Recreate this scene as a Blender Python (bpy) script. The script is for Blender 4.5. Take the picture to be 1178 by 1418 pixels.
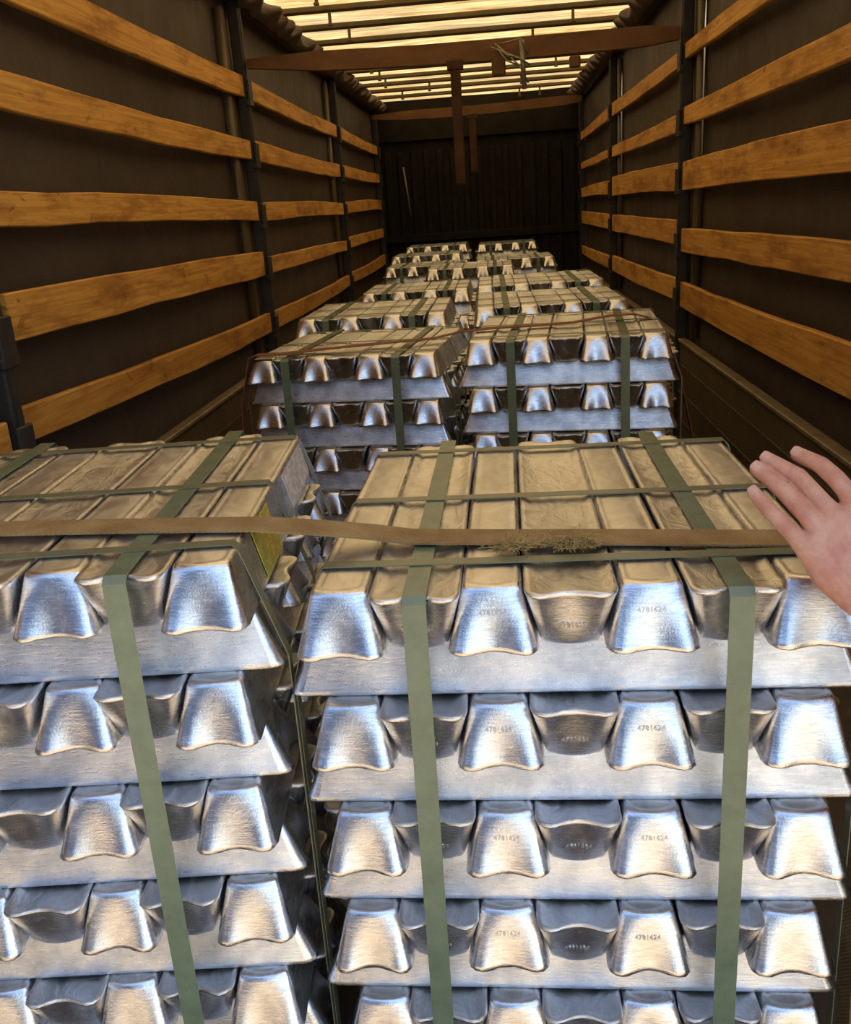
import bpy, bmesh, math, random
from mathutils import Matrix, Vector, noise

# ------------------------------------------------------------------ scene, camera, light
for o in list(bpy.data.objects):
    bpy.data.objects.remove(o)
SC = bpy.context.scene
COL = SC.collection
random.seed(7)
PI = math.pi

cd = bpy.data.cameras.new('camera')
cd.sensor_fit = 'HORIZONTAL'
cd.sensor_width = 36.0
cd.lens = 36.0 * 1268.9 / 1178.0
cd.clip_start = 0.02
cd.clip_end = 500
cam = bpy.data.objects.new('camera', cd)
COL.objects.link(cam)
cr = Vector((0.99540896, 0.06997004, -0.06530841))
cu = Vector((0.0398376, 0.31754764, 0.94740512))
cf = Vector((-0.08702851, 0.94565728, -0.31330233))
EYE = 1.40
M = Matrix((cr, cu, -cf)).transposed().to_4x4()
M.translation = (0.1518, 0.0, EYE)
cam.matrix_world = M
SC.camera = cam

SUN_DIR = Vector((0.55, 0.12, 0.83)).normalized()      # towards the sun
w = bpy.data.worlds.new('sky')
SC.world = w
w.use_nodes = True
wn = w.node_tree.nodes
wl = w.node_tree.links
wn.clear()
wo = wn.new('ShaderNodeOutputWorld')
wb = wn.new('ShaderNodeBackground')
ws = wn.new('ShaderNodeTexSky')
ws.sky_type = 'NISHITA'
ws.sun_disc = False
ws.sun_elevation = math.asin(SUN_DIR.z)
ws.sun_rotation = math.atan2(SUN_DIR.x, SUN_DIR.y)
ws.air_density = 1.2
ws.dust_density = 2.0
wb.inputs['Strength'].default_value = 0.30
wl.new(ws.outputs[0], wb.inputs[0])
wl.new(wb.outputs[0], wo.inputs[0])

sd = bpy.data.lights.new('sun', 'SUN')
sd.energy = 3.3
sd.angle = 0.01
sd.color = (1.0, 0.89, 0.73)
sun = bpy.data.objects.new('sun', sd)
COL.objects.link(sun)
sun.rotation_euler = (-SUN_DIR).to_track_quat('-Z', 'Y').to_euler()

vs = SC.view_settings
vs.view_transform = 'Standard'
vs.look = 'None'
vs.gamma = 1.0
vs.use_curve_mapping = False
vs.exposure = 0.6

# ------------------------------------------------------------------ helpers
def tag(o, label=None, cat=None, group=None, kind=None):
    if label: o['label'] = label
    if cat: o['category'] = cat
    if group: o['group'] = group
    if kind: o['kind'] = kind
    return o

def link(name, me, mat=None, parent=None):
    o = bpy.data.objects.new(name, me)
    COL.objects.link(o)
    if mat is not None and me is not None and not me.materials:
        me.materials.append(mat)
    if parent is not None:
        o.parent = parent
    return o

def empty(name, loc=(0, 0, 0), rz=0.0, parent=None):
    o = bpy.data.objects.new(name, None)
    COL.objects.link(o)
    o.empty_display_size = 0.05
    o.location = loc
    o.rotation_euler = (0, 0, rz)
    if parent: o.parent = parent
    return o

def mesh(name, verts, faces, smooth=False):
    me = bpy.data.meshes.new(name)
    me.from_pydata([tuple(v) for v in verts], [], faces)
    me.update()
    if smooth:
        for p in me.polygons: p.use_smooth = True
    return me

def from_bm(name, bm, smooth=False):
    me = bpy.data.meshes.new(name)
    bmesh.ops.recalc_face_normals(bm, faces=bm.faces[:])
    bm.to_mesh(me)
    bm.free()
    if smooth:
        for p in me.polygons: p.use_smooth = True
    return me

def add_box(bm, c, s, bev=0.0, rz=0.0, mat=None):
    m = Matrix.Translation(c) @ Matrix.Rotation(rz, 4, 'Z') @ (mat or Matrix.Identity(4)) @ Matrix.Diagonal((s[0], s[1], s[2], 1))
    r = bmesh.ops.create_cube(bm, size=1.0, matrix=m)
    if bev > 0:
        ed = list({e for v in r['verts'] for e in v.link_edges})
        bmesh.ops.bevel(bm, geom=ed, offset=bev, segments=1, affect='EDGES')

def box(name, c, s, mat, parent=None, bev=0.0):
    bm = bmesh.new()
    add_box(bm, c, s, bev)
    return link(name, from_bm(name, bm), mat, parent)

def tube_mesh(name, pts, rad, seg=10, smooth=True):
    """round tube along a polyline; rad a number or a list"""
    pts = [Vector(p) for p in pts]
    n = len(pts)
    if not isinstance(rad, (list, tuple)): rad = [rad] * n
    vs_, fs = [], []
    for i, p in enumerate(pts):
        d = (pts[min(i + 1, n - 1)] - pts[max(i - 1, 0)]).normalized()
        ref = Vector((0, 0, 1)) if abs(d.z) < 0.9 else Vector((1, 0, 0))
        a = d.cross(ref).normalized(); b = a.cross(d).normalized()
        for k in range(seg):
            t = 2 * PI * k / seg
            vs_.append(p + (a * math.cos(t) + b * math.sin(t)) * rad[i])
    for i in range(n - 1):
        for k in range(seg):
            k2 = (k + 1) % seg
            fs.append((i * seg + k, i * seg + k2, (i + 1) * seg + k2, (i + 1) * seg + k))
    fs.append(tuple(range(seg))[::-1])
    fs.append(tuple((n - 1) * seg + k for k in range(seg)))
    return mesh(name, vs_, fs, smooth)

def band_mesh(name, pts, width_dir, width, thick, closed=False, smooth=False):
    """flat band along a polyline, width along width_dir, with real thickness"""
    pts = [Vector(p) for p in pts]
    wd = Vector(width_dir).normalized()
    n = len(pts)
    vs_, fs = [], []
    for i, p in enumerate(pts):
        a = pts[(i - 1) % n] if (closed or i > 0) else pts[i]
        b = pts[(i + 1) % n] if (closed or i < n - 1) else pts[i]
        d = (b - a).normalized()
        nrm = wd.cross(d).normalized()
        for sw, sn in ((-1, 0), (1, 0), (1, 1), (-1, 1)):
            vs_.append(p + wd * (sw * width / 2) + nrm * (sn * thick))
    m = n if closed else n - 1
    for i in range(m):
        j = (i + 1) % n
        for k in range(4):
            k2 = (k + 1) % 4
            fs.append((i * 4 + k, i * 4 + k2, j * 4 + k2, j * 4 + k))
    if not closed:
        fs.append((3, 2, 1, 0)); q = (n - 1) * 4
        fs.append((q, q + 1, q + 2, q + 3))
    bm = bmesh.new()
    me = mesh(name, vs_, fs, smooth)
    bm.from_mesh(me); bpy.data.meshes.remove(me)
    return from_bm(name, bm, smooth)

# ------------------------------------------------------------------ materials
class NB:
    def __init__(s, name):
        s.m = bpy.data.materials.new(name); s.m.use_nodes = True
        s.t = s.m.node_tree; s.t.nodes.clear()
        s.out = s.t.nodes.new('ShaderNodeOutputMaterial')
    def n(s, typ, **kw):
        x = s.t.nodes.new(typ)
        for k, v in kw.items(): setattr(x, k, v)
        return x
    def l(s, a, b): s.t.links.new(a, b)
    def coords(s, scale=(1, 1, 1), rand=True, kind='Object'):
        tc = s.n('ShaderNodeTexCoord'); mp = s.n('ShaderNodeMapping')
        mp.inputs['Scale'].default_value = scale
        s.l(tc.outputs[kind], mp.inputs['Vector'])
        if rand:
            oi = s.n('ShaderNodeObjectInfo'); mu = s.n('ShaderNodeMath', operation='MULTIPLY')
            mu.inputs[1].default_value = 37.0
            s.l(oi.outputs['Random'], mu.inputs[0])
            cb = s.n('ShaderNodeCombineXYZ')
            for i in range(3): s.l(mu.outputs[0], cb.inputs[i])
            s.l(cb.outputs[0], mp.inputs['Location'])
        return mp.outputs[0]
    def noise(s, vec, scale, detail=4, rough=0.55, dist=0.0):
        x = s.n('ShaderNodeTexNoise'); x.inputs['Scale'].default_value = scale
        x.inputs['Detail'].default_value = detail; x.inputs['Roughness'].default_value = rough
        x.inputs['Distortion'].default_value = dist
        s.l(vec, x.inputs['Vector']); return x.outputs['Fac']
    def ramp(s, fac, stops):
        x = s.n('ShaderNodeValToRGB'); e = x.color_ramp.elements
        while len(e) < len(stops): e.new(0.5)
        for q, (p, c) in zip(e, stops):
            q.position = p; q.color = (c, c, c, 1) if isinstance(c, (int, float)) else (c[0], c[1], c[2], 1)
        s.l(fac, x.inputs[0]); return x.outputs[0]
    def mix(s, fac, a, b, mode='MIX'):
        x = s.n('ShaderNodeMix', data_type='RGBA', blend_type=mode)
        for v, i in ((fac, 0), (a, 6), (b, 7)):
            if isinstance(v, (int, float)): x.inputs[i].default_value = v
            elif isinstance(v, tuple): x.inputs[i].default_value = (v[0], v[1], v[2], 1)
            else: s.l(v, x.inputs[i])
        return x.outputs[2]
    def bump(s, h, strength, dist=0.002, prev=None):
        x = s.n('ShaderNodeBump'); x.inputs['Strength'].default_value = strength
        x.inputs['Distance'].default_value = dist; s.l(h, x.inputs['Height'])
        if prev is not None: s.l(prev, x.inputs['Normal'])
        return x.outputs[0]
    def pbr(s, col, rough, metal=0.0, normal=None, spec=None, sheen=None, sss=None):
        p = s.n('ShaderNodeBsdfPrincipled')
        for v, i in ((col, 'Base Color'), (rough, 'Roughness'), (metal, 'Metallic')):
            if isinstance(v, (int, float)): p.inputs[i].default_value = v
            elif isinstance(v, tuple): p.inputs[i].default_value = (v[0], v[1], v[2], 1)
            else: s.l(v, p.inputs[i])
        if normal is not None: s.l(normal, p.inputs['Normal'])
        if spec is not None: p.inputs['Specular IOR Level'].default_value = spec
        if sss is not None:
            p.inputs['Subsurface Weight'].default_value = sss
            p.inputs['Subsurface Radius'].default_value = (0.006, 0.002, 0.001)
        s.l(p.outputs[0], s.out.inputs[0])
        return s.m

def metal_end():
    b = NB('ingot_mould_metal')
    v = b.coords((1, 1, 1))
    big = b.noise(v, 55, 3)
    fine = b.noise(v, 420, 5, 0.65)
    st = b.noise(b.coords((1, 1, 7)), 60, 4, 0.6, 0.4)
    rough = b.ramp(big, [(0.3, 0.15), (0.7, 0.30)])
    n1 = b.bump(fine, 0.45, 0.0008)
    n2 = b.bump(st, 0.22, 0.0012, n1)
    n3 = b.bump(big, 0.10, 0.0020, n2)
    col = b.mix(b.ramp(st, [(0.35, 0.0), (0.7, 1.0)]), (0.66, 0.66, 0.69), (0.89, 0.89, 0.90))
    return b.pbr(col, rough, 1.0, n3)

def metal_side():
    b = NB('ingot_frosted_side_metal')
    st = b.noise(b.coords((9, 1.2, 9)), 28, 5, 0.65, 0.3)
    fine = b.noise(b.coords(), 500, 4, 0.6)
    big = b.noise(b.coords(), 18, 3)
    n1 = b.bump(fine, 0.45, 0.0010)
    n2 = b.bump(st, 0.4, 0.0020, n1)
    rough = b.ramp(st, [(0.3, 0.20), (0.7, 0.42)])
    col = b.mix(b.ramp(big, [(0.35, 0.0), (0.65, 1.0)]), (0.52, 0.55, 0.62), (0.83, 0.84, 0.87))
    return b.pbr(col, rough, 1.0, n2)

def metal_cast(name, lo, hi, scale, bs):
    b = NB(name)
    w1 = b.noise(b.coords((1, 0.55, 1)), scale, 6, 0.62, 1.6)
    fine = b.noise(b.coords(), 380, 3)
    n1 = b.bump(fine, 0.22, 0.0008)
    n2 = b.bump(w1, bs, 0.0030, n1)
    rough = b.ramp(w1, [(0.3, lo), (0.7, hi)])
    col = b.mix(b.ramp(w1, [(0.35, 0.0), (0.65, 1.0)]), (0.66, 0.65, 0.64), (0.82, 0.82, 0.81))
    return b.pbr(col, rough, 1.0, n2)

def wood_mat(name, c0, c1, c2):
    b = NB(name)
    g = b.noise(b.coords((9, 0.30, 9)), 6, 6, 0.6, 1.2)
    st = b.noise(b.coords((2.0, 0.5, 2.0)), 4.5, 5, 0.65)
    ring = b.noise(b.coords((1, 0.45, 1)), 14, 2, 0.5, 2.0)
    fine = b.noise(b.coords((40, 1.5, 40)), 8, 3)
    col = b.ramp(g, [(0.25, c0), (0.5, c1), (0.75, c2)])
    col = b.mix(b.ramp(st, [(0.36, 0.72), (0.52, 0.0)]), col, (c0[0] * 0.6, c0[1] * 0.48, c0[2] * 0.45))
    col = b.mix(b.ramp(ring, [(0.66, 0.0), (0.74, 0.65)]), col, (c0[0] * 0.45, c0[1] * 0.35, c0[2] * 0.3))
    oi = b.n('ShaderNodeObjectInfo')
    col = b.mix(b.ramp(oi.outputs['Random'], [(0.0, 0.30), (1.0, 0.0)]), col, (c0[0] * 0.7, c0[1] * 0.6, c0[2] * 0.55))
    n = b.bump(fine, 0.25, 0.002)
    return b.pbr(col, 0.62, 0.0, n, 0.3)

def tarp_wall():
    b = NB('dark_side_tarpaulin')
    v = b.coords((1, 1, 1), False)
    big = b.noise(v, 1.3, 4, 0.6)
    d = b.noise(b.coords((1, 1, 0.8), False), 5, 5, 0.65)
    col = b.mix(b.ramp(big, [(0.3, 0.0), (0.7, 1.0)]), (0.054, 0.040, 0.033), (0.086, 0.063, 0.048))
    col = b.mix(b.ramp(d, [(0.55, 0.0), (0.75, 0.5)]), col, (0.10, 0.078, 0.058))
    n = b.bump(big, 0.5, 0.06)
    n = b.bump(d, 0.25, 0.01, n)
    return b.pbr(col, b.ramp(d, [(0.3, 0.5), (0.7, 0.68)]), 0.0, n, 0.35)

def tarp_roof():
    b = NB('translucent_roof_tarpaulin')
    a = b.noise(b.coords((1.1, 5.5, 1), False), 2.4, 5, 0.65, 0.5)
    s2 = b.noise(b.coords((0.5, 2.2, 1), False), 1.3, 3, 0.6)
    col = b.ramp(a, [(0.30, (0.30, 0.165, 0.048)), (0.47, (0.63, 0.39, 0.140)), (0.62, (0.94, 0.68, 0.30))])
    col = b.mix(b.ramp(s2, [(0.38, 0.55), (0.55, 0.0)]), col, (0.36, 0.29, 0.16))
    tr = b.n('ShaderNodeBsdfTranslucent'); df = b.n('ShaderNodeBsdfDiffuse')
    b.l(col, tr.inputs[0]); b.l(col, df.inputs[0])
    n = b.bump(a, 0.4, 0.02)
    b.l(n, tr.inputs['Normal']); b.l(n, df.inputs['Normal'])
    mx = b.n('ShaderNodeMixShader'); mx.inputs[0].default_value = 0.40
    b.l(tr.outputs[0], mx.inputs[1]); b.l(df.outputs[0], mx.inputs[2])
    b.l(mx.outputs[0], b.out.inputs[0])
    return b.m

def simple(name, c, rough=0.5, metal=0.0, var=0.25, scale=20, bs=0.15, spec=0.4, stretch=(1, 1, 1)):
    b = NB(name)
    f = b.noise(b.coords(stretch), scale, 5, 0.6)
    col = b.mix(b.ramp(f, [(0.3, 0.0), (0.7, 1.0)]), tuple(x * (1 - var) for x in c), tuple(min(1, x * (1 + var)) for x in c))
    return b.pbr(col, rough, metal, b.bump(f, bs, 0.003), spec)

def webbing_mat():
    b = NB('tan_polyester_webbing')
    tc = b.coords((1, 1, 1), False)
    wv = b.n('ShaderNodeTexWave'); wv.inputs['Scale'].default_value = 90
    wv.inputs['Distortion'].default_value = 0.6; wv.bands_direction = 'DIAGONAL'
    b.l(tc, wv.inputs['Vector'])
    st = b.noise(b.coords((1, 1, 1), False), 14, 4, 0.65)
    col = b.mix(b.ramp(st, [(0.35, 0.0), (0.7, 1.0)]), (0.26, 0.165, 0.07), (0.40, 0.28, 0.13))
    n = b.bump(wv.outputs['Fac'], 0.5, 0.0015)
    return b.pbr(col, 0.8, 0.0, n, 0.2)

def skin_mat():
    b = NB('hand_skin')
    v = b.coords((1, 1, 1), False)
    bl = b.noise(v, 42, 3, 0.6)
    cr_ = b.noise(v, 330, 4, 0.6)
    wr = b.noise(v, 110, 3, 0.6, 0.6)
    col = b.mix(b.ramp(bl, [(0.36, 0.0), (0.64, 1.0)]), (0.56, 0.25, 0.175), (0.66, 0.37, 0.26))
    n = b.bump(cr_, 0.22, 0.0006)
    n = b.bump(wr, 0.25, 0.0012, n)
    return b.pbr(col, 0.48, 0.0, n, 0.4, sss=0.12)

def label_mat(name, paper, ink):
    b = NB(name)
    tc = b.coords((1, 1, 1), False)
    sx = b.n('ShaderNodeSeparateXYZ'); b.l(tc, sx.inputs[0])
    ro = b.n('ShaderNodeMath', operation='MULTIPLY'); ro.inputs[1].default_value = 150; b.l(sx.outputs[1], ro.inputs[0])
    fr = b.n('ShaderNodeMath', operation='FRACT'); b.l(ro.outputs[0], fr.inputs[0])
    ln = b.ramp(fr.outputs[0], [(0.42, 0.0), (0.5, 1.0), (0.85, 1.0), (0.92, 0.0)])
    f = b.noise(b.coords((1, 0.3, 1), False), 130, 3)
    k = b.mix(1.0, ln, b.ramp(f, [(0.44, 0.0), (0.52, 0.85)]), 'MULTIPLY')
    st = b.noise(b.coords((1, 1, 1), False), 40, 3)
    pc = b.mix(b.ramp(st, [(0.4, 0.0), (0.7, 0.5)]), paper, tuple(x * 0.7 for x in paper))
    return b.pbr(b.mix(k, pc, ink), 0.55, 0.0, None, 0.3)

M_END = metal_end()
M_SIDE = metal_side()
M_NARROW = metal_cast('ingot_smooth_base_metal', 0.38, 0.52, 24, 0.12)
M_CAST = metal_cast('ingot_wrinkled_cast_metal', 0.34, 0.52, 34, 0.95)
M_WOOD = wood_mat('orange_plank_wood', (0.42, 0.18, 0.034), (0.70, 0.36, 0.075), (0.88, 0.53, 0.14))
M_TARP = tarp_wall()
M_ROOF = tarp_roof()
M_POST = simple('dark_steel_post', (0.040, 0.036, 0.033), 0.5, 0.3, 0.3, 14)
M_POLE = simple('worn_galvanised_pole', (0.13, 0.10, 0.05), 0.5, 0.3, 0.35, 12, 0.15, 0.4, (1, 1, 0.3))
M_RAIL = simple('brown_roof_rail', (0.070, 0.045, 0.030), 0.55, 0.1, 0.4, 10)
M_RUFF = simple('gathered_brown_tarp', (0.065, 0.038, 0.026), 0.6, 0.0, 0.4, 24, 0.3)
M_SLAT = simple('olive_roof_bow', (0.13, 0.095, 0.035), 0.55, 0.1, 0.3, 8)
M_BEAM = simple('rusty_brown_beam', (0.16, 0.078, 0.032), 0.65, 0.1, 0.35, 7, 0.25, 0.3, (0.4, 1, 1))
M_HANG = simple('dark_rusty_pole', (0.062, 0.030, 0.014), 0.7, 0.1, 0.35, 9, 0.25, 0.2)
M_BOARD = simple('olive_brown_side_board', (0.105, 0.078, 0.042), 0.55, 0.1, 0.2, 5, 0.1, 0.35)
M_LIP = simple('scuffed_board_lip', (0.22, 0.165, 0.10), 0.5, 0.3, 0.35, 16)
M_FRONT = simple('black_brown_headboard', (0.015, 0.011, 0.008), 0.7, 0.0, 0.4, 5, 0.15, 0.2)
M_FLOOR = simple('worn_truck_floor', (0.075, 0.055, 0.038), 0.7, 0.0, 0.3, 6)
M_GROUND = simple('pale_reflected_ground', (0.60, 0.46, 0.28), 0.9, 0.0, 0.2, 0.7, 0.2, 0.2)
M_STRAP = simple('green_strapping_band', (0.150, 0.195, 0.120), 0.26, 0.0, 0.15, 30, 0.08, 0.7)
M_STRAP2 = simple('olive_strapping_band', (0.170, 0.175, 0.100), 0.28, 0.0, 0.15, 30, 0.08, 0.7)
M_WEB = webbing_mat()
M_FRAY = simple('frayed_tan_fibre', (0.42, 0.29, 0.10), 0.8, 0.0, 0.3, 60)
M_RED = simple('red_brown_webbing', (0.20, 0.070, 0.035), 0.75, 0.0, 0.3, 40)
M_SKIN = skin_mat()
M_NAIL = simple('fingernail', (0.66, 0.38, 0.29), 0.35, 0.0, 0.05, 60, 0.05)
M_SLEEVE = simple('dark_sleeve_cloth', (0.04, 0.045, 0.06), 0.85, 0.0, 0.3, 30)
M_LABW = label_mat('white_printed_label', (0.80, 0.76, 0.73), (0.30, 0.24, 0.24))
M_LABY = label_mat('yellow_printed_label', (0.62, 0.52, 0.10), (0.17, 0.13, 0.03))
M_DUN = wood_mat('pallet_timber', (0.22, 0.13, 0.06), (0.33, 0.21, 0.10), (0.42, 0.28, 0.15))
M_WIRE = simple('grey_wire', (0.26, 0.24, 0.20), 0.5, 0.5, 0.2, 30)
M_STAMP = simple('stamped_metal_mark', (0.58, 0.57, 0.56), 0.40, 1.0, 0.1, 60)

# ------------------------------------------------------------------ the truck body
YB, YF = 0.40, 11.95          # rear opening, headboard
XI = 1.20                      # inner faces of the planks
XT = 1.262                     # tarpaulin sheet
ZR = EYE + 1.27                # roof sheet height
POSTS = [2.42, 5.53, 8.72, 11.72]

box('floor', (0, (YB + YF) / 2, -0.06), (2.6, YF - YB, 0.12), M_FLOOR)
tag(bpy.data.objects['floor'], 'dark worn truck bed floor under the ingot bundles', 'floor', kind='structure')
gr = link('ground', mesh('ground', [(-90, -90, -0.14), (90, -90, -0.14), (90, 90, -0.14), (-90, 90, -0.14)], [(0, 1, 2, 3)]), M_GROUND)  # unseen pale plane, added so the ingot ends reflect a cream ground
tag(gr, 'unseen pale ground added behind the open truck for the metal to reflect', 'ground', kind='structure')

def tarp_sheet(sgn, hole=None):
    """side curtain with shallow billows between the posts and real thickness"""
    ys = [YB + (YF - YB) * i / 90 for i in range(91)]
    zs = [0.0 + (ZR - 0.02) * i / 26 for i in range(27)]
    if hole:
        hy, hz, hs = hole
        ys = sorted([y for y in ys if abs(y - hy) > 0.03] + [hy - hs, hy + hs])
        zs = sorted([z for z in zs if abs(z - hz) > 0.02] + [hz - hs, hz + hs])
    vs_, fs = [], []
    def off(y, z):
        ph = min(abs(y - p) for p in POSTS)
        return 0.030 * math.sin(min(ph / 1.55, 1) * PI / 2) * math.sin(min(max(z / ZR, 0), 1) * PI) + 0.012 * noise.noise(Vector((y * 1.4, z * 1.8, sgn * 3)))
    for th in (0.0, 0.004):
        for y in ys:
            for z in zs:
                vs_.append((sgn * (XT + th + off(y, z)), y, z))
    ny, nz = len(ys), len(zs)
    def idx(t, i, j): return t * ny * nz + i * nz + j
    for t in (0, 1):
        for i in range(ny - 1):
            for j in range(nz - 1):
                if hole and abs((ys[i] + ys[i + 1]) / 2 - hole[0]) < hole[2] and abs((zs[j] + zs[j + 1]) / 2 - hole[1]) < hole[2]:
                    continue
                f = (idx(t, i, j), idx(t, i + 1, j), idx(t, i + 1, j + 1), idx(t, i, j + 1))
                fs.append(f if (t == 0) == (sgn < 0) else f[::-1])
    return mesh('tarp', vs_, fs, True)

wallL = tag(link('wall_left', tarp_sheet(-1), M_TARP), 'dark brown tarpaulin curtain of the left truck side with orange planks', 'wall', kind='structure')
wallR = tag(link('wall_right', tarp_sheet(1, (3.79, EYE - 0.118, 0.0045)), M_TARP), 'dark brown tarpaulin curtain of the right truck side with a pinhole', 'wall', kind='structure')

def plank(parent, sgn, y0, z0, h0, y1, z1, h1, bow, seed):
    """a sawn board slotted between two posts, a little bowed and uneven"""
    rnd = random.Random(seed)
    n = 8; th = 0.025
    vs_, fs = [], []
    for i in range(n + 1):
        t = i / n
        y = y0 + (y1 - y0) * t
        z = z0 + (z1 - z0) * t + bow * math.sin(PI * t)
        h = h0 + (h1 - h0) * t
        top = z + h / 2 + rnd.uniform(-0.003, 0.003); bot = z - h / 2 + rnd.uniform(-0.004, 0.004)
        xo = XI - 0.008 * math.sin(PI * t) * (1 if seed % 2 else 0.4)
        e = 0.004
        for x, zz in ((xo, bot + e), (xo, top - e), (xo + e, top), (xo + th, top), (xo + th, bot), (xo + e, bot)):
            vs_.append((sgn * x, y, zz + EYE))
    for i in range(n):
        for k in range(6):
            k2 = (k + 1) % 6
            fs.append((i * 6 + k, i * 6 + k2, (i + 1) * 6 + k2, (i + 1) * 6 + k))
    fs.append((5, 4, 3, 2, 1, 0)); fs.append(tuple(n * 6 + k for k in range(6)))
    bm = bmesh.new(); me = mesh('plank', vs_, fs); bm.from_mesh(me); bpy.data.meshes.remove(me)
    link('plank', from_bm('plank', bm), M_WOOD, parent)

# centre height and board height of the five rows, measured at bay ends (relative to eye level)
LB = [[(2.50, .700, .112, .709, .111), (2.50, .397, .104, .380, .104), (2.50, .075, .096, .049, .104), (2.50, -.212, .135, -.244, .140), (2.47, -.509, .100, -.586, .115)],
      [(0, .709, .105, .703, .101), (0, .384, .112, .372, .107), (0, .045, .106, .048, .106), (0, -.262, .100, -.269, .087), (0, -.585, .110, -.581, .095)],
      [(0, .705, .101, .697, .099), (0, .380, .105, .385, .100), (0, .055, .106, .080, .110), (0, -.255, .095, -.244, .099), (0, -.570, .100, -.557, .120)]]
RB = [[(2.50, .700, .095, .708, .079), (2.50, .386, .103, .384, .090), (2.50, .091, .144, .082, .149), (2.50, -.232, .118, -.261, .127), (2.47, -.545, .165, -.561, .140)],
      [(0, .690, .085, .707, .110), (0, .365, .095, .368, .085), (0, .078, .150, .080, .160), (0, -.225, .135, -.227, .140), (0, -.545, .130, -.573, .138)],
      [(0, .705, .100, .690, .085), (0, .368, .080, .362, .070), (0, .075, .120, .060, .100), (0, -.222, .130, -.215, .135), (0, -.575, .115, -.590, .100)]]
NEAR = [(.705, .110), (.385, .105), (.06, .11), (-.24, .13), (-.54, .12)]
for wall, sgn, tab in ((wallL, -1, LB), (wallR, 1, RB)):
    for b_, rows in enumerate(tab):
        ya, yb = POSTS[b_] + 0.045, POSTS[b_ + 1] - 0.045
        for r, (yy, z0, h0, z1, h1) in enumerate(rows):
            bow = (-0.012, -0.010, 0.012, 0.006, -0.012)[r] * (1 if sgn < 0 else 0.7)
            plank(wall, sgn, max(ya, yy) if b_ == 0 else ya, z0, h0, yb, z1, h1, bow, b_ * 10 + r + (50 if sgn > 0 else 0))
    for r, (z, h) in enumerate(NEAR):
        plank(wall, sgn, YB + 0.1, z, h, POSTS[0] - 0.045, z, h, 0.0, 90 + r)
    for k, py in enumerate(POSTS):
        bm = bmesh.new()
        add_box(bm, (sgn * 1.218, py, (ZR - 0.12) / 2), (0.062, 0.060, ZR - 0.12), 0.006)
        add_box(bm, (sgn * 1.190, py, (ZR - 0.12) / 2), (0.012, 0.022, ZR - 0.14), 0.0)
        po = link('post', from_bm('post', bm), M_POST, wall)
        tab_rows = tab[max(k - 1, 0)]
        for r in range(5):
            z = NEAR[r][0] if k == 0 else tab_rows[r][3]
            bm = bmesh.new()
            add_box(bm, (sgn * 1.186, py, EYE + z - 0.085), (0.026, 0.098, 0.030), 0.005)
            add_box(bm, (sgn * 1.180, py, EYE + z - 0.020), (0.014, 0.084, 0.120), 0.004)
            link('bracket', from_bm('bracket', bm), M_POST, po)
        if k < 3:
            link('curtain_pole', tube_mesh('curtain_pole', [(sgn * 1.243, py - 0.26, 0.62), (sgn * 1.243, py - 0.26, ZR - 0.2)], 0.022, 10), M_POLE, wall)
            box('curtain_strip', (sgn * 1.250, py - 0.14, 1.55), (0.008, 0.07, 1.9), M_POLE, wall)
    # hinged lower side board with a scuffed lip
    for k in range(4):
        ya = YB if k == 0 else POSTS[k - 1] + 0.045
        yb = POSTS[k] - 0.045
        bm = bmesh.new()
        add_box(bm, (sgn * 1.222, (ya + yb) / 2, 0.285), (0.035, yb - ya, 0.57), 0.004)
        for q in range(3):
            add_box(bm, (sgn * 1.203, (ya + yb) / 2, 0.12 + q * 0.16), (0.006, yb - ya - 0.02, 0.012), 0.0)
        sb = link('side_board', from_bm('side_board', bm), M_BOARD, wall)
        box('board_lip', (sgn * 1.216, (ya + yb) / 2, 0.580), (0.050, yb - ya, 0.020), M_LIP, sb, 0.004)

# headboard with upright ribs
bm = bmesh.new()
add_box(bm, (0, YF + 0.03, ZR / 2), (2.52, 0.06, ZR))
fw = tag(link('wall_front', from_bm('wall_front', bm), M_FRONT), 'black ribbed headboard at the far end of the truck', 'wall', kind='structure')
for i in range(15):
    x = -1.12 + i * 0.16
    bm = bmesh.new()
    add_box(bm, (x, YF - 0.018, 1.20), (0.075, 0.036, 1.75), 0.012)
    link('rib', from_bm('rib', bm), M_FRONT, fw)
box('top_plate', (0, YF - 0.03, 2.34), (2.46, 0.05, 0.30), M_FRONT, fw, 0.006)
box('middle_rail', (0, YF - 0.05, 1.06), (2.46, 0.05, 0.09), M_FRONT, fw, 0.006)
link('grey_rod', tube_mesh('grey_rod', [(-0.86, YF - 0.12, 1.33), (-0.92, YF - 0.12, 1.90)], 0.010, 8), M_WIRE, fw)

# unseen building added behind and left, only to darken reflections in the metal
M_REFL_BLDG = simple('slate_blue_reflection', (0.060, 0.080, 0.135), 0.6, 0.0, 0.2, 1.2, 0.2, 0.3, (6, 6, 0.1))
bm = bmesh.new()
add_box(bm, (-5.15, -6.0, 2.06), (10.0, 4.0, 4.4))
add_box(bm, (-12.0, -3.0, 2.06), (3.7, 10.0, 4.4))
tag(link('reflection_building', from_bm('reflection_building', bm), M_REFL_BLDG), 'unseen slate blue building added behind the tailgate for the metal to reflect', 'building', kind='structure')

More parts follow.
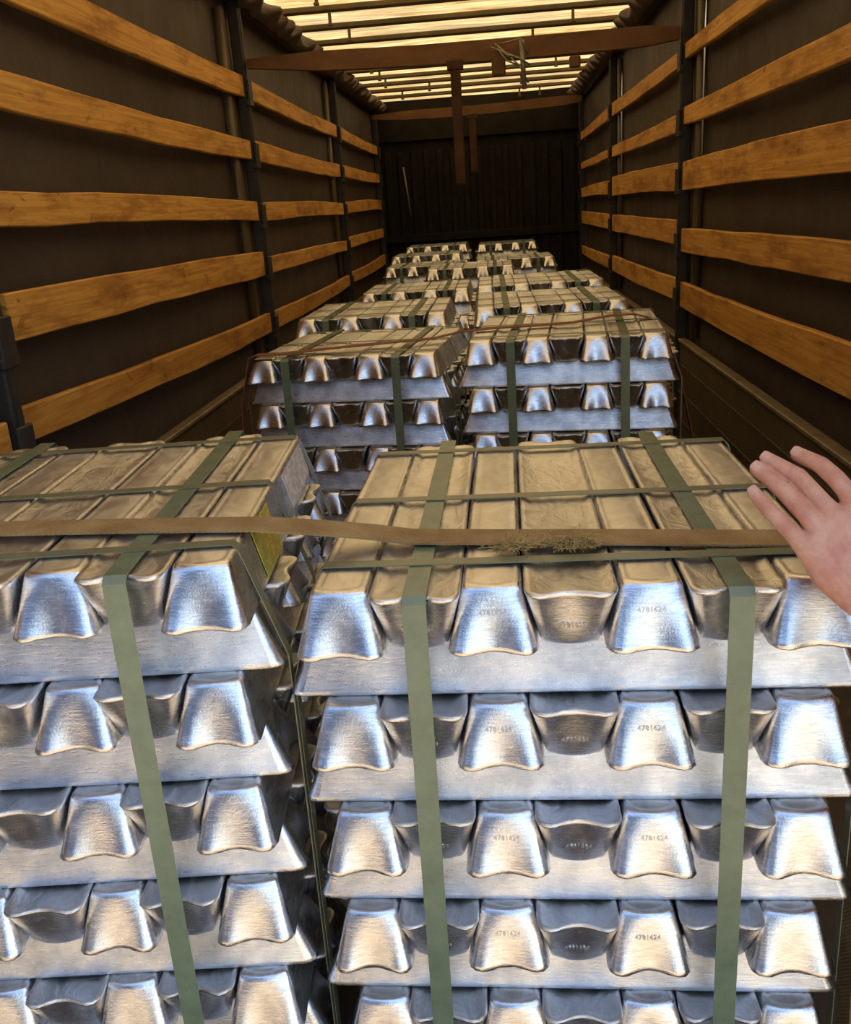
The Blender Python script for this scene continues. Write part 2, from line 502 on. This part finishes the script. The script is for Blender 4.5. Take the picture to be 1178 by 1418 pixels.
# roof sheet, gently sagging between the bows
BOWS = [0.2 + 0.62 * i for i in range(10)] + [6.40, 6.98, 7.58, 8.14, 8.62, 9.12, 9.66, 10.18, 10.72, 11.32]
vs_, fs = [], []
ny, nx = 200, 17
for i in range(ny + 1):
    y = YB + (YF - YB) * i / ny
    nb = min(abs(y - q) for q in BOWS)
    for j in range(nx):
        x = -1.25 + 2.5 * j / (nx - 1)
        z = ZR - 0.020 * min(nb / 0.3, 1) + 0.008 * noise.noise(Vector((x * 2.5, y * 3.0, 1.0)))
        vs_.append((x, y, z))
for i in range(ny):
    for j in range(nx - 1):
        a = i * nx + j
        fs.append((a, a + 1, a + nx + 1, a + nx))
ceil = tag(link('ceiling', mesh('ceiling', vs_, fs, True), M_ROOF), 'sunlit translucent cream roof tarpaulin over dark bows', 'ceiling', kind='structure')
for i, y in enumerate(BOWS):
    bm = bmesh.new()
    add_box(bm, (0, y, ZR - 0.040), (2.40, 0.075 if i % 3 else 0.085, 0.034), 0.006)
    bw = link('roof_bow', from_bm('roof_bow', bm), M_SLAT, ceil)
    rnd = random.Random(i * 3 + 1)
    if i >= 8:
        for q in range(2 if i % 2 else 1):
            hx = rnd.choice((-0.82, -0.62, -0.40, 0.60, 0.75, 0.48)) + rnd.uniform(-0.05, 0.05)
            bm = bmesh.new()
            add_box(bm, (hx, y - 0.02, ZR - 0.095), (0.020, 0.010, 0.085), 0.002)
            add_box(bm, (hx, y - 0.03, ZR - 0.135), (0.030, 0.026, 0.014), 0.002)
            link('hanging_hook', from_bm('hanging_hook', bm), M_SLAT, bw)

# roof rails with gathered tarp folds
for k, sgn in enumerate((-1, 1)):
    bm = bmesh.new()
    add_box(bm, (sgn * 1.225, (YB + YF) / 2, ZR - 0.085), (0.075, YF - YB, 0.10), 0.008)
    tr = tag(link('trim_%d' % (k + 1), from_bm('trim', bm), M_RAIL), 'brown roof rail with gathered tarp folds along the %s side' % ('left' if sgn < 0 else 'right'), 'rail', kind='structure')
    vs_, fs = [], []
    n, m = 420, 9
    for i in range(n + 1):
        y = YB + (YF - YB) * i / n
        for j in range(m):
            t = j / (m - 1)
            f = 0.030 * math.sin(y * 21 + 2.2 * noise.noise(Vector((y * 1.7, 0, k))) * 3 + t * 2.0) * (0.25 + math.sin(PI * t))
            f += 0.022 * noise.noise(Vector((y * 7, t * 3, k * 5)))
            vs_.append((sgn * (1.10 + 0.07 * (1 - math.sin(PI * t) ** 0.7) - f * 0.8), y, ZR - 0.035 - 0.125 * t + f * 0.4))
    for i in range(n):
        for j in range(m - 1):
            a = i * m + j
            fs.append((a, a + m, a + m + 1, a + 1))
    link('gathered_tarp', mesh('gathered_tarp', vs_, fs, True), M_RUFF, tr)

# ------------------------------------------------------------------ ingot
ING_L, ING_P, ING_H = 0.74, 0.0955, 0.081
WB, WN = 0.056, 0.036                        # half widths of cast face and base face

def ingot_mesh(seed):
    rnd = random.Random(seed)
    sc = 0.0105 * rnd.uniform(0.85, 1.15)
    jit = [rnd.uniform(-1, 1) for _ in range(64)]
    def outline(t, ins, z, wob=0.0):
        b = WB + (WN - WB) * t - ins
        a = ING_L / 2 - 0.036 * t - ins
        r = max((0.018 + (0.007 - 0.018) * t) - ins * 0.5, 0.003)
        pts = []
        def end(sg):
            q = []
            for i in range(4):                      # corner at +x side
                an = (i / 3) * PI / 2
                q.append((b - r + r * math.cos(an), a - r + r * math.sin(an)))
            for i in range(1, 10):
                u = 1 - 2 * i / 10
                x = u * (b - r)
                wide = -sc * math.cos(u * PI / 2) ** 1.5
                nar = 0.007 * (1 - u * u)
                q.append((x, a + wide * (1 - t) + nar * t))
            for i in range(4):
                an = PI / 2 + (i / 3) * PI / 2
                q.append((-(b - r) + r * math.cos(an), a - r + r * math.sin(an)))
            return [(x * sg, y * sg) for x, y in q]
        e1 = end(1)
        mid = [(-b, y) for y in (0.22, 0.0, -0.22)]
        e2 = end(-1)
        mid2 = [(b, y) for y in (-0.22, 0.0, 0.22)]
        pts = e1 + mid + e2 + mid2
        return [(x, y, z + wob * jit[i % 64]) for i, (x, y) in enumerate(pts)]
    rings = [outline(0.0, 0.016, 0.0042), outline(0.0, 0.008, 0.0014, 0.0006), outline(0.0, 0.0022, 0.0, 0.0006), outline(0.0, 0.0, 0.0026, 0.0012), outline(0.09, 0.0, 0.0080),
             outline(0.33, 0.0, ING_H * 0.33), outline(0.62, 0.0, ING_H * 0.62), outline(0.90, 0.0, ING_H * 0.90),
             outline(0.965, 0.0012, ING_H * 0.968), outline(1.0, 0.0035, ING_H * 0.995), outline(1.0, 0.0075, ING_H), outline(1.0, 0.0105, ING_H - 0.0012), outline(1.0, 0.0130, ING_H - 0.0004)]
    n = len(rings[0])
    vs_ = [p for r in rings for p in r]
    fs, ms = [], []
    for i in range(len(rings) - 1):
        for k in range(n):
            k2 = (k + 1) % n
            fs.append((i * n + k, i * n + k2, (i + 1) * n + k2, (i + 1) * n + k))
            if i < 3: ms.append(3)
            elif i >= 9: ms.append(2)
            else:
                side = (17 <= k < 20 or k == 16) or (k >= 37 or k == 36)
                ms.append(1 if side else 0)
    fs.append(tuple(range(n))[::-1]); ms.append(3)
    q = (len(rings) - 1) * n
    fs.append(tuple(q + k for k in range(n))); ms.append(2)
    me = mesh('ingot', vs_, fs, True)
    for mm in (M_END, M_SIDE, M_NARROW, M_CAST): me.materials.append(mm)
    for p, s in zip(me.polygons, ms): p.material_index = s
    bm = bmesh.new(); bm.from_mesh(me)
    bmesh.ops.recalc_face_normals(bm, faces=bm.faces[:])
    bm.to_mesh(me); bm.free()
    return me

INGOTS = [ingot_mesh(s) for s in range(5)]

def stamp_mesh():
    cu_ = bpy.data.curves.new('stamp', 'FONT')
    cu_.body = '4781624'; cu_.size = 0.0100; cu_.extrude = 0.0013; cu_.align_x = 'CENTER'; cu_.resolution_u = 1
    ob = bpy.data.objects.new('stamp_tmp', cu_)
    COL.objects.link(ob)
    dg = bpy.context.evaluated_depsgraph_get()
    me = bpy.data.meshes.new_from_object(ob.evaluated_get(dg))
    bpy.data.objects.remove(ob)
    me.name = 'stamp'
    me.materials.clear(); me.materials.append(M_STAMP)
    return me
STAMP = stamp_mesh()

LAYERS = 11
def bundle(x, y, ztop, rz, label, layers=LAYERS, seed=0, front=False, straps=True, lean=(0, 0)):
    """x, y: middle of the front upper edge; layers counted from the top"""
    rnd = random.Random(seed)
    ztop += EYE
    zb = ztop - layers * ING_H
    depth = 0.70
    c = Vector((x, y, 0)) + Matrix.Rotation(rz, 3, 'Z') @ Vector((0, depth / 2, 0))
    root = empty('ingot_bundle', (c.x, c.y, zb), rz)
    tag(root, label, 'ingot bundle', 'strapped bundles of metal ingots')
    for li in range(layers):
        z0 = (layers - 1 - li) * ING_H
        along_y = (li % 2 == 0)
        sx, sy = rnd.uniform(-0.004, 0.004), rnd.uniform(-0.004, 0.004)
        for k in range(7):
            up = (k % 2 == 0)
            u = (k - 3) * ING_P + rnd.uniform(-0.0012, 0.0012)
            v = rnd.uniform(-0.005, 0.005)
            o = bpy.data.objects.new('ingot', INGOTS[rnd.randrange(5)])
            COL.objects.link(o); o.parent = root
            flip = PI if rnd.random() < 0.5 else 0.0
            if along_y:
                o.location = (u + sx, v - 0.014, z0 if up else z0 + ING_H)
                o.rotation_euler = (0, 0 if up else PI, flip + rnd.uniform(-0.006, 0.006))
            else:
                o.location = (v, u + sy + 0.010, z0 if up else z0 + ING_H)
                o.rotation_euler = (0 if up else PI, 0, PI / 2 + flip + rnd.uniform(-0.004, 0.004))
            if front and along_y and k in (2, 3, 4, 1):
                st = bpy.data.objects.new('stamp', STAMP)
                COL.objects.link(st); st.parent = o
                # place on the end that faces the tailgate, whichever way the ingot lies
                Ml = Matrix.LocRotScale(o.location, o.rotation_euler, None)
                if up:
                    cpos = Vector((u + sx, v - 0.014 - 0.3492, z0 + 0.046)); tilt = math.radians(90 - 14)
                else:
                    cpos = Vector((u + sx, v - 0.014 - 0.3477, z0 + 0.028)); tilt = math.radians(90 + 14)
                Mw = Matrix.Translation(cpos) @ Matrix.Rotation(tilt, 4, 'X')
                Li = Ml.inverted() @ Mw
                st.matrix_local = Li
    H = layers * ING_H
    if straps:
        # two bands front to back over the flipped ingots
        yf = ING_L / 2 + 0.018
        for s in (-2, 2):
            sx = s * ING_P + rnd.uniform(-0.006, 0.006)
            tw = rnd.uniform(-0.006, 0.006)
            pts = [(sx, -yf + 0.008, H + 0.0015), (sx, -0.12, H + 0.001), (sx, 0.12, H + 0.001), (sx, yf - 0.008, H + 0.0015), (sx, yf, H - 0.006), (sx + tw, yf, 0.0), (sx + tw, yf - 0.004, -0.002),
                   (sx + tw, -yf + 0.004, -0.002), (sx + tw, -yf, 0.0), (sx + tw * 0.5, -yf - 0.001, H * 0.5), (sx, -yf, H - 0.006)]
            me = band_mesh('long_band', pts, (1, 0, 0), 0.029, 0.0014, True)
            link('long_band', me, M_STRAP, root)
        xt = 3 * ING_P + WN; xb = ING_L / 2 + 0.004
        for sy in (-0.285, -0.01, 0.30):
            sy += rnd.uniform(-0.012, 0.012)
            pts = [(xt - 0.004, sy, H + 0.0035), (0.10, sy, H + 0.0030), (-0.10, sy, H + 0.0030), (-xt + 0.004, sy, H + 0.0035), (-xt - 0.003, sy, H - 0.004), (-xb, sy, H - 2 * ING_H + 0.004), (-xb, sy, 0.0), (-xb + 0.005, sy, -0.004),
                   (xb - 0.005, sy, -0.004), (xb, sy, 0.0), (xb, sy, H - 2 * ING_H + 0.004), (xt + 0.003, sy, H - 0.004)]
            me = band_mesh('cross_band', pts, (0, 1, 0), 0.021, 0.0014, True)
            link('cross_band', me, M_STRAP2, root)
    # timber bearers under the bundle
    for s in (-0.22, 0.22):
        bm = bmesh.new()
        add_box(bm, (s, 0, -zb / 2 - 0.003), (0.09, 0.70, max(zb - 0.006, 0.02)), 0.004)
        link('bearer', from_bm('bearer', bm), M_DUN, root)
    return root

FR = bundle(0.230, 1.032, -0.440, -0.009, 'nearest bundle of ingots on the right, under the hand and frayed strap', seed=1, front=True)
FL = bundle(-0.516, 1.014, -0.398, 0.073, 'nearest bundle of ingots on the left, with white and yellow stickers on its side', seed=2)
bundle(0.377, 3.075, -0.430, -0.085, 'second-row ingot bundle on the right, red-brown strap sagging over its top', seed=3)
bundle(-0.385, 3.120, -0.460, -0.10, 'second-row ingot bundle on the left beside the planks, thin red strap across it', seed=4)
bundle(-0.406, 4.05, -0.430, -0.010, 'third-row ingot bundle on the left, directly behind the second-row one', seed=5)
bundle(0.383, 4.085, -0.424, 0.007, 'third-row ingot bundle on the right, directly behind the red-strapped one', seed=6)
bundle(0.380, 4.908, -0.400, 0.004, 'fourth-row ingot bundle on the right, thin sliver of top showing', seed=7)
bundle(-0.345, 5.70, -0.470, 0.0, 'mostly hidden ingot bundle filling the middle gap behind the third row', seed=8)
bundle(-0.043, 7.22, -0.444, 0.001, 'ingot bundle standing alone in the middle of the far group', seed=9)
bundle(-0.477, 8.20, -0.470, 0.0, 'far ingot bundle on the left, ends just left of the middle one', seed=10)
bundle(0.315, 8.02, -0.444, 0.001, 'far ingot bundle on the right, just right of the middle one', seed=11)
bundle(-0.511, 9.05, -0.420, 0.0, 'far left ingot bundle one row behind, peeping over the others', seed=12)
bundle(0.290, 10.95, -0.429, 0.0, 'farthest ingot bundle on the right, in front of the headboard', seed=13)
bundle(-0.480, 10.31, -0.388, 0.0, 'farthest ingot bundle on the left, in front of the headboard', seed=14)

# printed stickers on the sloping side of the near left bundle's outer ingot
def sticker(y0, y1, s0, s1, mat, name, label):
    H = LAYERS * ING_H
    xt = 3 * ING_P + WN + 0.0045; xb_ = 3 * ING_P + WB + 0.0045
    def P(y, s, o): return (xt + (xb_ - xt) * s + o, y, H - ING_H * s + o * 0.25)
    v = [P(y0, s0, 0), P(y1, s0, 0), P(y1, s1, 0), P(y0, s1, 0), P(y0, s0, 0.0008), P(y1, s0, 0.0008), P(y1, s1, 0.0008), P(y0, s1, 0.0008)]
    f = [(0, 1, 2, 3), (7, 6, 5, 4), (0, 4, 5, 1), (1, 5, 6, 2), (2, 6, 7, 3), (3, 7, 4, 0)]
    bm = bmesh.new(); me = mesh(name, v, f); bm.from_mesh(me)
    o = link(name, from_bm(name, bm), mat, FL)
    o['label'] = label
sticker(0.06, 0.28, 0.10, 0.80, M_LABW, 'sticker', 'white printed sticker')
sticker(-0.225, -0.095, 0.06, 0.94, M_LABY, 'sticker', 'yellow printed sticker')

# ------------------------------------------------------------------ lashing straps
zt = EYE
pts = [(-0.995, 1.215, 0.20), (-0.945, 1.21, 0.80), (-0.900, 1.205, zt - 0.412), (-0.862, 1.200, zt - 0.391), (-0.60, 1.186, zt - 0.3905), (-0.35, 1.172, zt - 0.3905), (-0.185, 1.162, zt - 0.3915), (-0.10, 1.178, zt - 0.4060),
       (-0.03, 1.190, zt - 0.4195), (0.02, 1.196, zt - 0.4305), (0.15, 1.186, zt - 0.4325), (0.30, 1.170, zt - 0.4325), (0.45, 1.150, zt - 0.4325), (0.550, 1.140, zt - 0.4330), (0.572, 1.138, zt - 0.449), (0.618, 1.135, 0.80), (0.640, 1.13, 0.15)]
web = link('lashing_strap', band_mesh('lashing_strap', pts, (0.04, 1, 0), 0.058, 0.0026), M_WEB)
tag(web, 'wide tan webbing strap with a frayed edge across the two nearest bundles', 'strap')
def fray(cx, cy, cz, n, spread, ln, seed):
    rnd = random.Random(seed); vs_, fs = [], []
    for i in range(n):
        p = Vector((cx + rnd.gauss(0, spread), cy + rnd.uniform(-0.006, 0.004), cz + rnd.uniform(0, 0.004)))
        d = Vector((rnd.uniform(-0.9, 0.9), rnd.uniform(-1.0, 0.1), rnd.uniform(-0.25, 0.40))).normalized()
        L_ = ln * rnd.uniform(0.35, 1.0); w_ = 0.0006
        prev = None
        for s in range(5):
            a = Vector((-d.y, d.x, 0)).normalized() * w_ if abs(d.x) + abs(d.y) > 1e-4 else Vector((w_, 0, 0))
            c_ = len(vs_)
            up = d.cross(a).normalized() * w_
            vs_ += [p + a, p - a, p + up]
            if prev is not None:
                for q in range(3):
                    q2 = (q + 1) % 3
                    fs.append((prev + q, prev + q2, c_ + q2, c_ + q))
            prev = c_
            p = p + d * (L_ / 4)
            d = (d + Vector((rnd.uniform(-1.3, 1.3), rnd.uniform(-1.1, 1.0), rnd.uniform(-1.0, 0.5)))).normalized()
            if p.z < zt - 0.430: d.z = abs(d.z) * 0.5
    return vs_, fs
V, F = [], []
for (cx, n, spr, ln) in ((0.158, 260, 0.008, 0.036), (0.195, 180, 0.020, 0.018), (0.243, 280, 0.007, 0.038), (0.225, 120, 0.018, 0.016)):
    v, f = fray(cx, 1.148, zt - 0.4325, n, spr, ln, int(cx * 1000))
    o_ = len(V); V += v; F += [tuple(i + o_ for i in q) for q in f]
fr_ = link('frayed_fibres', mesh('frayed_fibres', V, F), M_FRAY, web)
fr_['kind'] = 'stuff'; fr_['label'] = 'fuzzy tan frayed fibres'

zz = EYE - 0.422
red = [(-0.80, 3.20, 0.35), (-0.765, 3.17, 0.78), (-0.715, 3.15, zz - 0.030), (-0.690, 3.15, zz - 0.020), (-0.60, 3.16, zz - 0.021), (-0.382, 3.25, zz - 0.022), (-0.08, 3.31, zz - 0.018), (0.02, 3.32, zz - 0.001), (0.14, 3.33, zz + 0.004), (0.30, 3.34, zz + 0.003),
       (0.42, 3.345, zz + 0.006), (0.55, 3.38, zz + 0.018), (0.64, 3.41, zz + 0.016), (0.705, 3.42, zz - 0.005), (0.755, 3.40, zz - 0.07), (0.80, 3.36, zz - 0.20), (0.86, 3.30, 0.45), (0.93, 3.27, 0.10)]
rs = link('lashing_strap', band_mesh('lashing_strap', red, (0.05, 1, 0), 0.048, 0.003), M_RED)
tag(rs, 'thin red-brown lashing strap sagging over the second row of bundles', 'strap')

# ------------------------------------------------------------------ cross beams under the roof
def beam(y, zl, zr, hl, label, pole, knot):
    root = empty('cross_beam', (0, y, EYE + (zl + zr) / 2)); tag(root, label, 'beam', kind='structure')
    base = Vector((0, y, EYE + (zl + zr) / 2))
    n = 12; vs_, fs = [], []
    for i in range(n + 1):
        t = i / n; x = -1.175 + 2.35 * t
        z = zl + (zr - zl) * t - 0.02 * math.sin(PI * t) + EYE
        h = hl * (0.45 + 0.55 * min(1, t / 0.18, (1 - t) / 0.06 + 0.3)) / 2
        for a, b in ((-1, -1), (1, -1), (1, 1), (-1, 1)):
            vs_.append(Vector((x, y + a * 0.03, z + b * h)) - base)
    for i in range(n):
        for k in range(4):
            k2 = (k + 1) % 4
            fs.append((i * 4 + k, i * 4 + k2, (i + 1) * 4 + k2, (i + 1) * 4 + k))
    fs += [(3, 2, 1, 0), tuple(n * 4 + k for k in range(4))]
    bm = bmesh.new(); me = mesh('bar', vs_, fs); bm.from_mesh(me)
    link('bar', from_bm('bar', bm), M_BEAM, root)
    px, pz0, pz1, pw = pole
    bm = bmesh.new()
    add_box(bm, Vector((px, y - 0.035, EYE + (pz0 + pz1) / 2)) - base, (pw, pw * 0.8, pz1 - pz0), 0.004)
    add_box(bm, Vector((px, y - 0.035, EYE + pz1 - 0.03)) - base, (pw * 1.6, pw, 0.05), 0.004)
    link('hanging_pole', from_bm('hanging_pole', bm), M_HANG, root)
    if knot:
        bm = bmesh.new()
        add_box(bm, Vector((0.21, y - 0.04, EYE + 0.725)) - base, (0.075, 0.05, 0.13), 0.008)
        add_box(bm, Vector((0.62, y - 0.03, EYE + 0.70)) - base, (0.06, 0.04, 0.06), 0.008)
        link('clamp', from_bm('clamp', bm), M_BEAM, root)
        rnd = random.Random(5)
        for q in range(5):
            a = Vector((0.20 + rnd.uniform(-0.03, 0.05), y - 0.07, EYE + 0.80 + rnd.uniform(-0.02, 0.02)))
            b = Vector((0.36 + rnd.uniform(-0.04, 0.02), y - 0.08, EYE + 0.64 + rnd.uniform(-0.06, 0.12)))
            mdl = (a + b) / 2 + Vector((rnd.uniform(-.03, .06), -0.03, rnd.uniform(-0.03, 0.05)))
            link('wire_tie', tube_mesh('wire_tie', [a - base, mdl - base, b - base], 0.005, 6), M_WIRE, root)
        link('wire_tie', tube_mesh('wire_tie', [Vector((0.335, y - 0.08, EYE + 0.82)) - base, Vector((0.345, y - 0.08, EYE + 0.58)) - base], 0.013, 8), M_WIRE, root)
    return root
beam(5.53, 0.825, 0.800, 0.100, 'rusty brown cross beam with a hanging pole, nearer of two', (-0.025, 0.12, 0.76, 0.055), True)
beam(11.20, 1.020, 1.050, 0.10, 'brown cross beam against the headboard, farther of two', (-0.045, 0.36, 0.98, 0.075), False)

# ------------------------------------------------------------------ the hand
def capsule_verts(bm, a, b, ra, rb, seg=14):
    a, b = Vector(a), Vector(b)
    d = b - a; ln = d.length
    q = d.to_track_quat('Z', 'Y').to_matrix().to_4x4() if ln > 1e-6 else Matrix.Identity(4)
    rows = []
    for i in range(1, 6):
        t = -PI / 2 + (PI / 2) * i / 5
        rows.append((ra * math.cos(t), ra * math.sin(t)))
    for i in range(0, 5):
        t = (PI / 2) * i / 5
        rows.append((rb * math.cos(t), ln + rb * math.sin(t)))
    vr = []
    for r, z in rows:
        vr.append([bm.verts.new((Matrix.Translation(a) @ q) @ Vector((r * math.cos(2 * PI * k / seg), r * math.sin(2 * PI * k / seg), z))) for k in range(seg)])
    v0 = bm.verts.new((Matrix.Translation(a) @ q) @ Vector((0, 0, -ra)))
    v1 = bm.verts.new((Matrix.Translation(a) @ q) @ Vector((0, 0, ln + rb)))
    for i in range(len(vr) - 1):
        for k in range(seg):
            k2 = (k + 1) % seg
            bm.faces.new((vr[i][k], vr[i][k2], vr[i + 1][k2], vr[i + 1][k]))
    for k in range(seg):
        k2 = (k + 1) % seg
        bm.faces.new((v0, vr[0][k2], vr[0][k])); bm.faces.new((v1, vr[-1][k], vr[-1][k2]))

HAND = dict(
    pinky=[(0.4774, 0.9618, 1.0207), (0.4654, 0.9706, 1.0347), (0.4469, 0.9932, 1.0538), (0.4321, 1.0146, 1.0715)],
    ring=[(0.493, 0.9683, 1.0361), (0.4805, 0.9784, 1.0541), (0.4631, 1.0099, 1.0741), (0.4405, 1.0353, 1.0933)],
    middle=[(0.5116, 0.9746, 1.0499), (0.4984, 0.9839, 1.0657), (0.4807, 1.016, 1.0876), (0.4539, 1.0445, 1.1013)],
    index=[(0.5330, 0.9768, 1.0582), (0.5228, 0.9842, 1.0786), (0.5144, 0.9974, 1.0902), (0.5044, 1.0157, 1.1002), (0.4862, 1.0379, 1.1074)])
RAD = dict(pinky=[.0125, .0098, .0090, .0078], ring=[.0130, .0108, .0102, .0086], middle=[.0135, .0108, .0102, .0087], index=[.0135, .0108, .0104, .0098, .0086])
CARP = dict(pinky=(0.5235, 0.9326, 0.9677), ring=(0.5311, 0.931, 0.9766), middle=(0.5399, 0.9324, 0.9849), index=(0.5494, 0.9352, 0.9909))
bm = bmesh.new()
for f, pts in HAND.items():
    for i in range(len(pts) - 1):
        capsule_verts(bm, pts[i], pts[i + 1], RAD[f][i], RAD[f][i + 1])
    capsule_verts(bm, CARP[f], pts[0], 0.0150, RAD[f][0] + 0.0005)
names = ['pinky', 'ring', 'middle', 'index']
for a, b in zip(names[:-1], names[1:]):
    ma = [(Vector(HAND[a][0]) + Vector(HAND[b][0])) / 2, (Vector(CARP[a]) + Vector(CARP[b])) / 2]
    capsule_verts(bm, ma[1], ma[0], 0.0155, 0.0125)
capsule_verts(bm, (0.494, 0.9500, 0.9916), (0.5235, 0.9340, 0.9677), 0.0135, 0.0150)          # outer edge of the palm
capsule_verts(bm, (0.494, 0.9500, 0.9916), HAND['pinky'][0], 0.0130, 0.0120)
TH = [(0.5560, 0.950, 0.9950), (0.5740, 0.990, 0.9990), (0.5730, 1.030, 0.9900), (0.5640, 1.052, 0.9840)]
for i, (ra, rb) in enumerate(((.017, .0135), (.0130, .0115), (.0115, .0095))):
    capsule_verts(bm, TH[i], TH[i + 1], ra, rb)
ELB = Vector((0.735, 0.690, 0.900)); SHO = Vector((0.860, 0.400, 1.170))
W1, W2 = Vector((0.5357, 0.9238, 0.9696)), Vector((0.5543, 0.9279, 0.9864))
capsule_verts(bm, W1, ELB + Vector((-.006, 0, -.010)), 0.0215, 0.036)
capsule_verts(bm, W2, ELB + Vector((.006, 0, .010)), 0.0215, 0.038)
capsule_verts(bm, (W1 + W2) / 2, W1.lerp(ELB, 0.55), 0.0225, 0.043)
capsule_verts(bm, ELB, SHO, 0.040, 0.052)
tmp = bpy.data.objects.new('hand_tmp', from_bm('hand_tmp', bm)); COL.objects.link(tmp)
rm = tmp.modifiers.new('r', 'REMESH'); rm.mode = 'VOXEL'; rm.voxel_size = 0.0014; rm.use_smooth_shade = True
sm = tmp.modifiers.new('s', 'SMOOTH'); sm.factor = 0.5; sm.iterations = 5
dg = bpy.context.evaluated_depsgraph_get()
hm = bpy.data.meshes.new_from_object(tmp.evaluated_get(dg))
bpy.data.objects.remove(tmp)
hm.name = 'hand'
for p in hm.polygons: p.use_smooth = True
hm.materials.clear()
hand = link('person', hm, M_SKIN)
tag(hand, 'bare left hand reaching in over the nearest right bundle, fingers stretched', 'person')
def nail(f):
    pts = HAND[f]; tip = Vector(pts[-1]); d = (tip - Vector(pts[-2])).normalized()
    back = -cf
    n = (Vector((-0.10, -0.80, 0.55)) - d * Vector((-0.10, -0.80, 0.55)).dot(d)).normalized()
    s = d.cross(n).normalized()
    r = RAD[f][-1]
    vs_, fs = [], []
    na, nb_ = 7, 6
    for t in (0, 1):
        for i in range(na):
            for j in range(nb_):
                u = -1 + 2 * i / (na - 1); v = j / (nb_ - 1)
                an = u * 0.80
                lw = math.sqrt(max(0.05, 1 - (abs(2 * v - 1)) ** 5 * 0.5))
                rr = r * (1.0 + 0.035 * t)
                base = tip + d * (r * (-0.55 + 1.25 * v))
                drop = 0.15 * r * max(0, v - 0.4) ** 2
                vs_.append(base + n * (rr * math.cos(an * lw) - drop - r * 0.02) + s * (rr * math.sin(an * lw)))
    for t in (0, 1):
        for i in range(na - 1):
            for j in range(nb_ - 1):
                a = t * na * nb_ + i * nb_ + j
                fs.append((a, a + 1, a + nb_ + 1, a + nb_))
    link('fingernail', mesh('fingernail', vs_, fs, True), M_NAIL, hand)
for f in names: nail(f)
sl = [ELB.lerp(SHO, t) for t in (0.22, 0.24, 0.45, 0.7, 0.95, 1.12)]
link('sleeve', tube_mesh('sleeve', sl, [0.050, 0.0555, 0.060, 0.064, 0.068, 0.050], 24), M_SLEEVE, hand)
